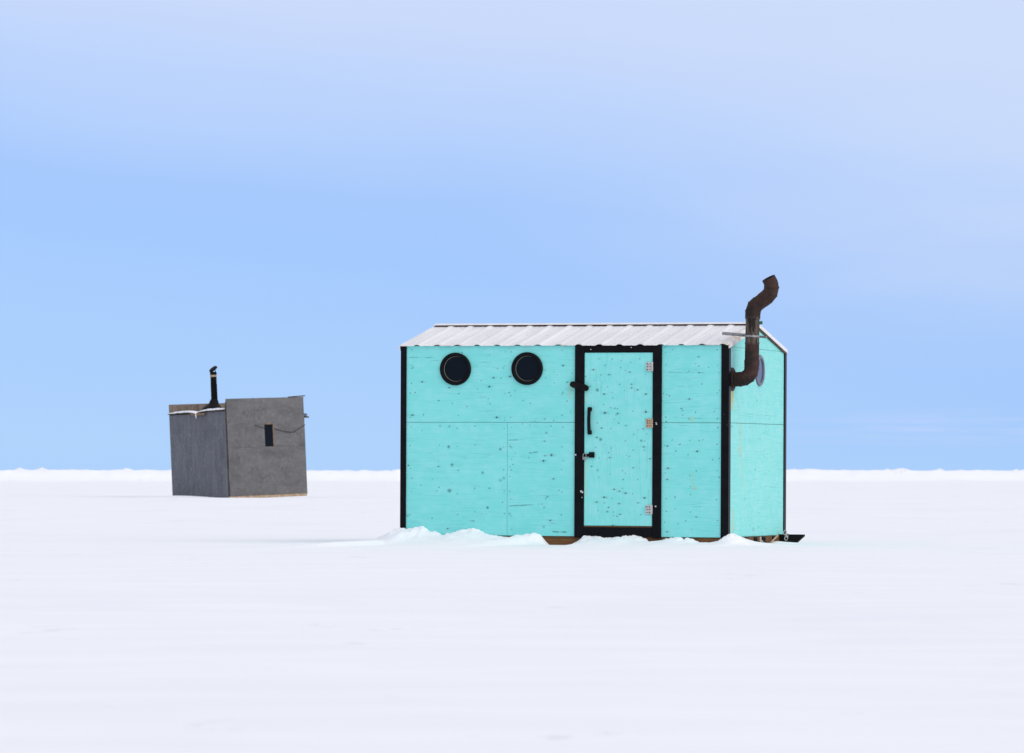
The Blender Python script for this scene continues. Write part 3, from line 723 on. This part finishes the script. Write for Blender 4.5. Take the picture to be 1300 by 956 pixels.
# stovepipe out of the end wall
PY = -1.012
PR = .077
bm = bmesh.new(); disc(bm, (HL, PY, 1.763), (1, 0, 0), .125, .0, .012, 36); annulus(bm, (HL + .012, PY, 1.763), (1, 0, 0), .074, .095, 0, .018, 32)
fl = bm_obj('stovepipe', bm, M['pipe'], shack); fl['label'] = 'rusty stovepipe bent up the end wall with a crooked top'
bm = bmesh.new()
tube(bm, [(1.845, PY, 1.763), (1.905, PY, 1.763), (1.955, PY, 1.772), (1.995, PY, 1.797), (2.022, PY, 1.835), (2.031, PY, 1.880), (2.032, PY, 1.955)], [PR, PR, PR + .001, PR + .002, PR + .001, PR, PR], 28)
beads(bm, [(1.845, PY, 1.763), (1.905, PY, 1.763), (1.955, PY, 1.772), (1.995, PY, 1.797), (2.022, PY, 1.835), (2.031, PY, 1.880), (2.032, PY, 1.955)], PR + .001)
bm_obj('lower_elbow', bm, M['pipe'], fl, False)
bm = bmesh.new()
zs = [(1.90, PR + .003), (1.965, PR + .004), (1.967, PR - .001), (2.14, PR - .002), (2.142, PR + .002), (2.152, PR + .002), (2.154, PR - .003), (2.41, PR - .004), (2.412, PR + .003), (2.46, PR + .003)]
tube(bm, [(2.032 + (z - 1.9) * .014, PY, z) for z, _ in zs], [r_ for _, r_ in zs], 28)
bm_obj('straight_pipe', bm, M['pipe'], fl, False)
bm = bmesh.new()
tube(bm, [(2.0395, PY, 2.40), (2.041, PY, 2.475), (2.062, PY, 2.535), (2.105, PY, 2.572)], [PR + .004, PR + .005, PR + .005, PR + .003], 28)
tube(bm, [(2.085, PY, 2.556), (2.125, PY, 2.583), (2.165, PY, 2.611)], [PR + .001, PR + .001, PR + .001], 28)
beads(bm, [(2.0395, PY, 2.40), (2.041, PY, 2.475), (2.062, PY, 2.535), (2.105, PY, 2.572)], PR + .005)
bm_obj('middle_elbow', bm, M['pipe'], fl, False)
bm = bmesh.new()
tube(bm, [(2.145, PY, 2.598), (2.192, PY, 2.632), (2.232, PY - .003, 2.676), (2.247, PY - .006, 2.735), (2.240, PY - .014, 2.785), (2.218, PY - .030, 2.834)], [PR + .004, PR + .005, PR + .004, PR + .002, PR - .001, PR - .003], 28, wall=.004)
beads(bm, [(2.145, PY, 2.598), (2.192, PY, 2.632), (2.232, PY - .003, 2.676), (2.247, PY - .006, 2.735), (2.240, PY - .014, 2.785), (2.218, PY - .030, 2.834)], PR + .003, (4,))
te = bm_obj('top_elbow', bm, M['pipe'], fl, False)
# support bar and clamp
bm = bmesh.new()
tube(bm, [(1.700, PY + .02, 2.252), (1.95, PY + .055, 2.231)], .017, 10)
tube(bm, [(1.95, PY + .055, 2.231), (2.04, PY + PR + .02, 2.222), (2.178, PY + .055, 2.209)], .012, 10)
bm_obj('support_bar', bm, M['dull_zinc'], shack)
bm = bmesh.new()
annulus(bm, (2.036, PY, 2.212), (0, 0, 1), 0.1, .1, 0, 0, 3) if False else None
tube(bm, [(2.036, PY, 2.208), (2.0365, PY, 2.230)], PR + .003, 28)
bm_obj('clamp', bm, M['dull_zinc'], fl)

# ------------------------------------------------------------------ the grey hut, further off and leaning
PH = R(37)
W_, D_ = 2.235, 2.42
rot = Matrix.Rotation(R(-2.4), 4, 'Y') @ Matrix.Rotation(PH, 4, 'Z')
corner_pt = Vector((-6.715, 115, .166))
ctr = corner_pt + rot.to_3x3() @ Vector((W_ / 2, D_ / 2, 0))
hut = empty('plywood_hut', Matrix.Translation(ctr) @ rot)
tag(hut, 'small leaning grey board hut with black pipe, far off on the snow', 'hut')
hx0, hx1, hy0, hy1 = -W_ / 2, W_ / 2, -D_ / 2, D_ / 2
T = .02
def X_(u): return hx0 + u
wx0, wx1, wz0, wz1 = 1.075, 1.325, 1.17, 1.72
bm = bmesh.new()
g2 = .003
y0, y1 = hy0 - T, hy0
# lower sheet, upper sheets round the window opening
box(bm, X_(0) , X_(W_), y0, y1, .02, 1.17, .001)
box(bm, X_(0), X_(.81), y0 - .001, y1, 1.17 + g2, 2.34, .001)
box(bm, X_(.81) + g2, X_(wx0), y0, y1, 1.17 + g2, 2.338, .001)
box(bm, X_(wx1), X_(W_), y0, y1, 1.17 + g2, 2.335, .001)
box(bm, X_(wx0), X_(wx1), y0, y1, wz1, 2.337, 0)
box(bm, X_(wx0), X_(wx1), y0, y1, 1.17 + g2, wz0, 0)
tag(bm_obj('wall', bm, M['grey_front'], hut), 'tall grey false front with the narrow window')
bm = bmesh.new()
box(bm, hx0 - T, hx0, hy0 + .004, hy0 + 1.14, .0, 2.055, .001); box(bm, hx0 - T, hx0, hy0 + 1.147, hy1, -.02, 2.03, .001)
box(bm, hx0 + .001, hx0 + .03, hy0 + 1.10, hy0 + 1.19, .0, 2.0, 0)
tag(bm_obj('wall', bm, M['grey_side'], hut), 'blue grey side wall of upright sheets')
bm = bmesh.new(); box(bm, hx0 - T, hx1 + T, hy1, hy1 + T, .0, 2.29, .001)
tag(bm_obj('wall', bm, M['brown_board'], hut), 'brownish rear wall standing above the roof')
bm = bmesh.new(); box(bm, hx1, hx1 + T, hy0, hy1, .0, 1.88, .001)
bm_obj('wall', bm, M['grey_side'], hut)
bm = bmesh.new(); box(bm, hx0 + .02, hx1 - .02, hy0 + .012, hy1 - .02, .02, 1.86, 0)
bm_obj('inner_frame', bm, M['soot'], hut)
bm = bmesh.new()
box(bm, hx0 - .0, hx1, hy0 - .012, hy0 + .06, -.045, .018, .003)
box(bm, hx0 + .02, hx1, hy1 - .06, hy1 + .012, -.045, -.002, .003)
bm_obj('sill_beam', bm, M['old_tan'], hut)
# roof: falls to the right, ragged edge on the left
bm = bmesh.new()
n = 26; rnd = random.Random(9)
topv, lowv = [], []
for i in range(n + 1):
    y = hy0 + .02 + (D_ - .04) * i / n
    ez = 2.095 - .025 * i / n + (-.035 * math.exp(-((i - 13) / 2.2) ** 2)) + rnd.uniform(-.006, .006)
    ex = hx0 - .075 + rnd.uniform(-.015, .015)
    row = [(ex, y, ez), (hx0 + .4, y, 2.09), (hx1 - .3, y, 1.98), (hx1 + .13, y, 1.925)]
    topv.append([bm.verts.new(p) for p in row]); lowv.append([bm.verts.new((p[0], p[1], p[2] - .022)) for p in row])
for i in range(n):
    for j in range(3):
        bm.faces.new((topv[i][j], topv[i][j + 1], topv[i + 1][j + 1], topv[i + 1][j])); bm.faces.new((lowv[i][j], lowv[i + 1][j], lowv[i + 1][j + 1], lowv[i][j + 1]))
    bm.faces.new((topv[i][0], topv[i + 1][0], lowv[i + 1][0], lowv[i][0])); bm.faces.new((topv[i][3], lowv[i][3], lowv[i + 1][3], topv[i + 1][3]))
for e in (0, n):
    for j in range(3): bm.faces.new((topv[e][j], lowv[e][j], lowv[e][j + 1], topv[e][j + 1]))
bmesh.ops.recalc_face_normals(bm, faces=bm.faces)
rf = bm_obj('roof', bm, M['ply_dark'], hut)
# snow left along the low edge: a lumpy strip, thick to thin
bm = bmesh.new(); rnd = random.Random(4)
rows = []
n = 60
for i in range(n + 1):
    s = i / n; y = hy0 + .03 + (D_ - .06) * s
    gapf = 1 - math.exp(-((s - .50) / .035) ** 2)
    th = (.006 + .032 * abs(math.sin(s * 5.6 + .5)) + rnd.uniform(-.006, .006)) * gapf + .002
    base = 2.097 - .025 * s - .035 * math.exp(-((s - .5) * 26 / 2.2) ** 2)
    x0 = hx0 - .085
    rows.append([bm.verts.new(p) for p in ((x0, y, base - .006), (x0 - .004, y, base + th * .6), (x0 + .05, y, base + th), (x0 + .18, y, base + th * .8), (x0 + .32, y, base + .0))])
for a, b in zip(rows, rows[1:]):
    for j in range(4): bm.faces.new((a[j], a[j + 1], b[j + 1], b[j]))
    bm.faces.new((a[4], a[0], b[0], b[4]))
bm.faces.new(rows[0]); bm.faces.new(rows[-1][::-1])
bmesh.ops.recalc_face_normals(bm, faces=bm.faces)
o = bm_obj('roof_snow', bm, M['snow'], rf, True); o['label'] = 'snow lying along the roof edge'
# icicle in the gap, torn tan edge strip beside it
bm = bmesh.new(); tube(bm, [(hx0 - .09, hy0 + 1.16, 2.06), (hx0 - .09, hy0 + 1.16, 1.96), (hx0 - .09, hy0 + 1.16, 1.90)], [.018, .012, .002], 8)
bm_obj('icicle', bm, M['snow'], rf)
bm = bmesh.new(); box(bm, hx0 - .092, hx0 - .06, hy0 + .80, hy0 + 1.38, 1.985, 2.04, .004)
bm_obj('torn_edge', bm, M['brown_wood'], rf)
# window
bm = bmesh.new()
box(bm, X_(wx0) - .0, X_(wx1) + .006, hy0 - T - .006, hy0 + .0, wz1 - .020, wz1 + .004, .001)
box(bm, X_(wx1) - .012, X_(wx1) + .006, hy0 - T - .005, hy0 + .0, wz0, wz1 - .021, .001)
wn = bm_obj('window', bm, M['brown_wood'], hut)
bm = bmesh.new(); box(bm, X_(wx0) + .001, X_(wx1) - .013, hy0 - .010, hy0 - .004, wz0, wz1 - .021, 0)
bm_obj('pane', bm, M['glass'], wn)
bm = bmesh.new(); rnd = random.Random(2)
for k in range(14):
    z = .03 + k * .16; box(bm, hx0 - T - .004, hx0 - .0 + rnd.uniform(0, .014), hy0 - T - .004, hy0 - T + .003, z, z + .158, 0)
bm_obj('corner_strip', bm, M['dark_seam'], hut)
# slack wire across the front
bm = bmesh.new()
pts = []
for k in range(15):
    s = k / 14; x = X_(wx1 + .03) + s * (W_ - wx1 - .02)
    pts.append((x, hy0 - T - .012, 1.56 + .03 - .10 * math.sin(min(1, s * 1.3) * math.pi * .6) + .42 * max(0, s - .6)))
tube(bm, pts, .007, 6)
tube(bm, [(X_(.80), hy0 - T - .010, 1.70), (X_(.95), hy0 - T - .012, 1.64), (X_(wx0), hy0 - T - .012, 1.61)], .005, 6)
bm_obj('wire', bm, M['dark_seam'], hut)
# stick at the right edge and a lifted strip on the top corner
bm = bmesh.new(); box(bm, X_(W_) + .0, X_(W_) + .15, hy0 - .01, hy0 + .05, 1.83, 1.865, .003); box(bm, X_(W_) + .03, X_(W_) + .09, hy0 - .01, hy0 + .05, 1.865, 1.895, .003)
bm_obj('roof_batten', bm, M['ply_dark'], rf)
bm = bmesh.new(); box(bm, X_(W_) - .42, X_(W_) + .05, hy0 - T - .005, hy0 + .03, 2.325, 2.352, .002, Matrix.Translation((X_(W_) - .42, 0, 2.34)) @ Matrix.Rotation(R(-2.6), 4, 'Y') @ Matrix.Translation((-(X_(W_) - .42), 0, -2.34)))
bm_obj('top_strip', bm, M['ply_dark'], hut)
# pipe
px, py = X_(.42), hy0 + 1.10
bm = bmesh.new()
tube(bm, [(px, py, 2.04), (px, py, 2.75), (px, py, 2.752), (px, py, 3.02)], [.078, .076, .074, .072], 20, wall=.004)
hp = bm_obj('stovepipe', bm, M['soot'], hut)
bm = bmesh.new(); tube(bm, [(px, py, 2.955), (px, py, 3.0)], .081, 20); bm_obj('collar', bm, M['iron'], hp)
bm = bmesh.new(); tube(bm, [(px, py, 2.90), (px, py, 2.945)], .078, 20); bm_obj('band', bm, M['old_tan'], hp)
bm = bmesh.new()
for s in (-1, 1): tube(bm, [(px + s * .06, py, 3.0), (px + s * .05, py, 3.07 + .02 * s)], .008, 6)
tube(bm, [(px + .012, py, 3.075), (px, py, 3.10), (px - .008, py, 3.118)], [.115, .105, .02], 18)
bmesh.ops.rotate(bm, verts=bm.verts, cent=(px, py, 3.06), matrix=Matrix.Rotation(R(-14), 3, 'Y'))
bm_obj('rain_cap', bm, M['iron'], hp)
bm = bmesh.new()
tube(bm, [(px - .05, py, 2.05), (px - .04, py, 2.12), (px - .02, py, 2.24), (px, py, 2.36)], [.34, .27, .13, .085], 20)
bm_obj('flashing', bm, M['iron'], hp)

# ------------------------------------------------------------------ sky and light
SUN_EL, SUN_AZ = 33, 47          # azimuth measured from straight behind the camera towards the right
w = bpy.data.worlds.new('World'); sc.world = w; w.use_nodes = True
nt = w.node_tree
for n_ in list(nt.nodes): nt.nodes.remove(n_)
t = NT(nt)
out = t.n('ShaderNodeOutputWorld')
sky = t.n('ShaderNodeTexSky'); sky.sky_type = 'NISHITA'; sky.sun_disc = False
sky.sun_elevation = R(SUN_EL)
dirv = Vector((math.sin(R(SUN_AZ)) * math.cos(R(SUN_EL)), -math.cos(R(SUN_AZ)) * math.cos(R(SUN_EL)), math.sin(R(SUN_EL))))
sky.sun_rotation = math.atan2(dirv.x, dirv.y)
bg1 = t.n('ShaderNodeBackground'); t.put(bg1.inputs[0], sky.outputs[0]); bg1.inputs[1].default_value = .05 * .2
tc = t.n('ShaderNodeTexCoord').outputs['Generated']
sep = t.n('ShaderNodeSeparateXYZ'); t.put(sep.inputs[0], tc)
e, a = sep.outputs[2], sep.outputs[0]
def lin(c): return tuple(((v / 255 + .055) / 1.055) ** 2.4 if v > 10 else v / 255 / 12.92 for v in c)
n1 = t.noise(t.scaled(tc, 7, 7, 26), 1, 4, .5)
n2 = t.noise(t.scaled(tc, 16, 16, 90, (2, 0, 3)), 1, 4, .5)
ew = t.math('ADD', e, t.math('MULTIPLY', t.math('SUBTRACT', n1, .5), .022))
# cloud sheet slants: lower on the right
ew = t.math('ADD', ew, t.math('MULTIPLY', a, .10))
ramp = t.n('ShaderNodeValToRGB'); t.put(ramp.inputs[0], t.math('DIVIDE', ew, .12, clamp=True))
SKYC = [(0, (173, 211, 255)), (.12, (167, 206, 255)), (.34, (157, 197, 254)), (.46, (161, 197, 253)), (.62, (183, 208, 252)), (.76, (199, 215, 250)), (1., (205, 219, 249))]
el = ramp.color_ramp.elements
while len(el) > 1: el.remove(el[-1])
el[0].position = 0; el[0].color = (*lin(SKYC[0][1]), 1)
for p, c in SKYC[1:]:
    x = el.new(p); x.color = (*lin(c), 1)
col = ramp.outputs[0]
veil = t.math('MULTIPLY', t.smooth(a, -.02, .12), t.smooth(e, .015, .05))
veil = t.math('MULTIPLY', veil, t.smooth(n2, .2, .8, .35, .65))
col = t.mix(veil, col, lin((205, 220, 250)))
wisp = t.math('MULTIPLY', t.math('MULTIPLY', t.smooth(e, .004, .008), t.smooth(e, .0135, .009)), t.smooth(a, .04, .09, 0, .35))
wisp = t.math('MULTIPLY', wisp, t.smooth(t.noise(t.scaled(tc, 30, 30, 500), 1, 3), .4, .65))
col = t.mix(wisp, col, lin((205, 215, 255)))
# overcast above the frame: the brighter, neutral cloud that lights the snow
n3 = t.noise(t.scaled(tc, 2.2, 2.2, 4), 1, 4, .5)
high = t.mix(n3, (.69, .715, .785), (.81, .815, .875))
col = t.mix(t.smooth(e, .11, .42), col, high)
bg2 = t.n('ShaderNodeBackground'); t.put(bg2.inputs[0], col); bg2.inputs[1].default_value = .95
add = t.n('ShaderNodeAddShader'); t.put(add.inputs[0], bg1.outputs[0]); t.put(add.inputs[1], bg2.outputs[0])
t.put(out.inputs[0], add.outputs[0])

ld = bpy.data.lights.new('sun', 'SUN'); ld.energy = 1.42; ld.angle = R(62); ld.color = (1, .95, .885)
so = bpy.data.objects.new('sun', ld); COL.objects.link(so)
so.rotation_euler = dirv.to_track_quat('Z', 'Y').to_euler(); so.location = (20, 20, 30)

# ------------------------------------------------------------------ camera
cd = bpy.data.cameras.new('camera'); cam = bpy.data.objects.new('camera', cd); COL.objects.link(cam)
cam.location = (0, 0, .79); cam.rotation_euler = (R(90), 0, 0)
cd.sensor_width = 36; cd.lens = 6145 / 1300 * 36
cd.shift_y = 120 / 1300
cd.clip_start = .5; cd.clip_end = 8000
cd.dof.use_dof = True; cd.dof.focus_distance = 51.5; cd.dof.aperture_fstop = 9
sc.camera = cam
sc.view_settings.view_transform = 'Standard'; sc.view_settings.look = 'None'
sc.view_settings.exposure = 0; sc.view_settings.gamma = 1
sc.render.resolution_x, sc.render.resolution_y = 1024, 753
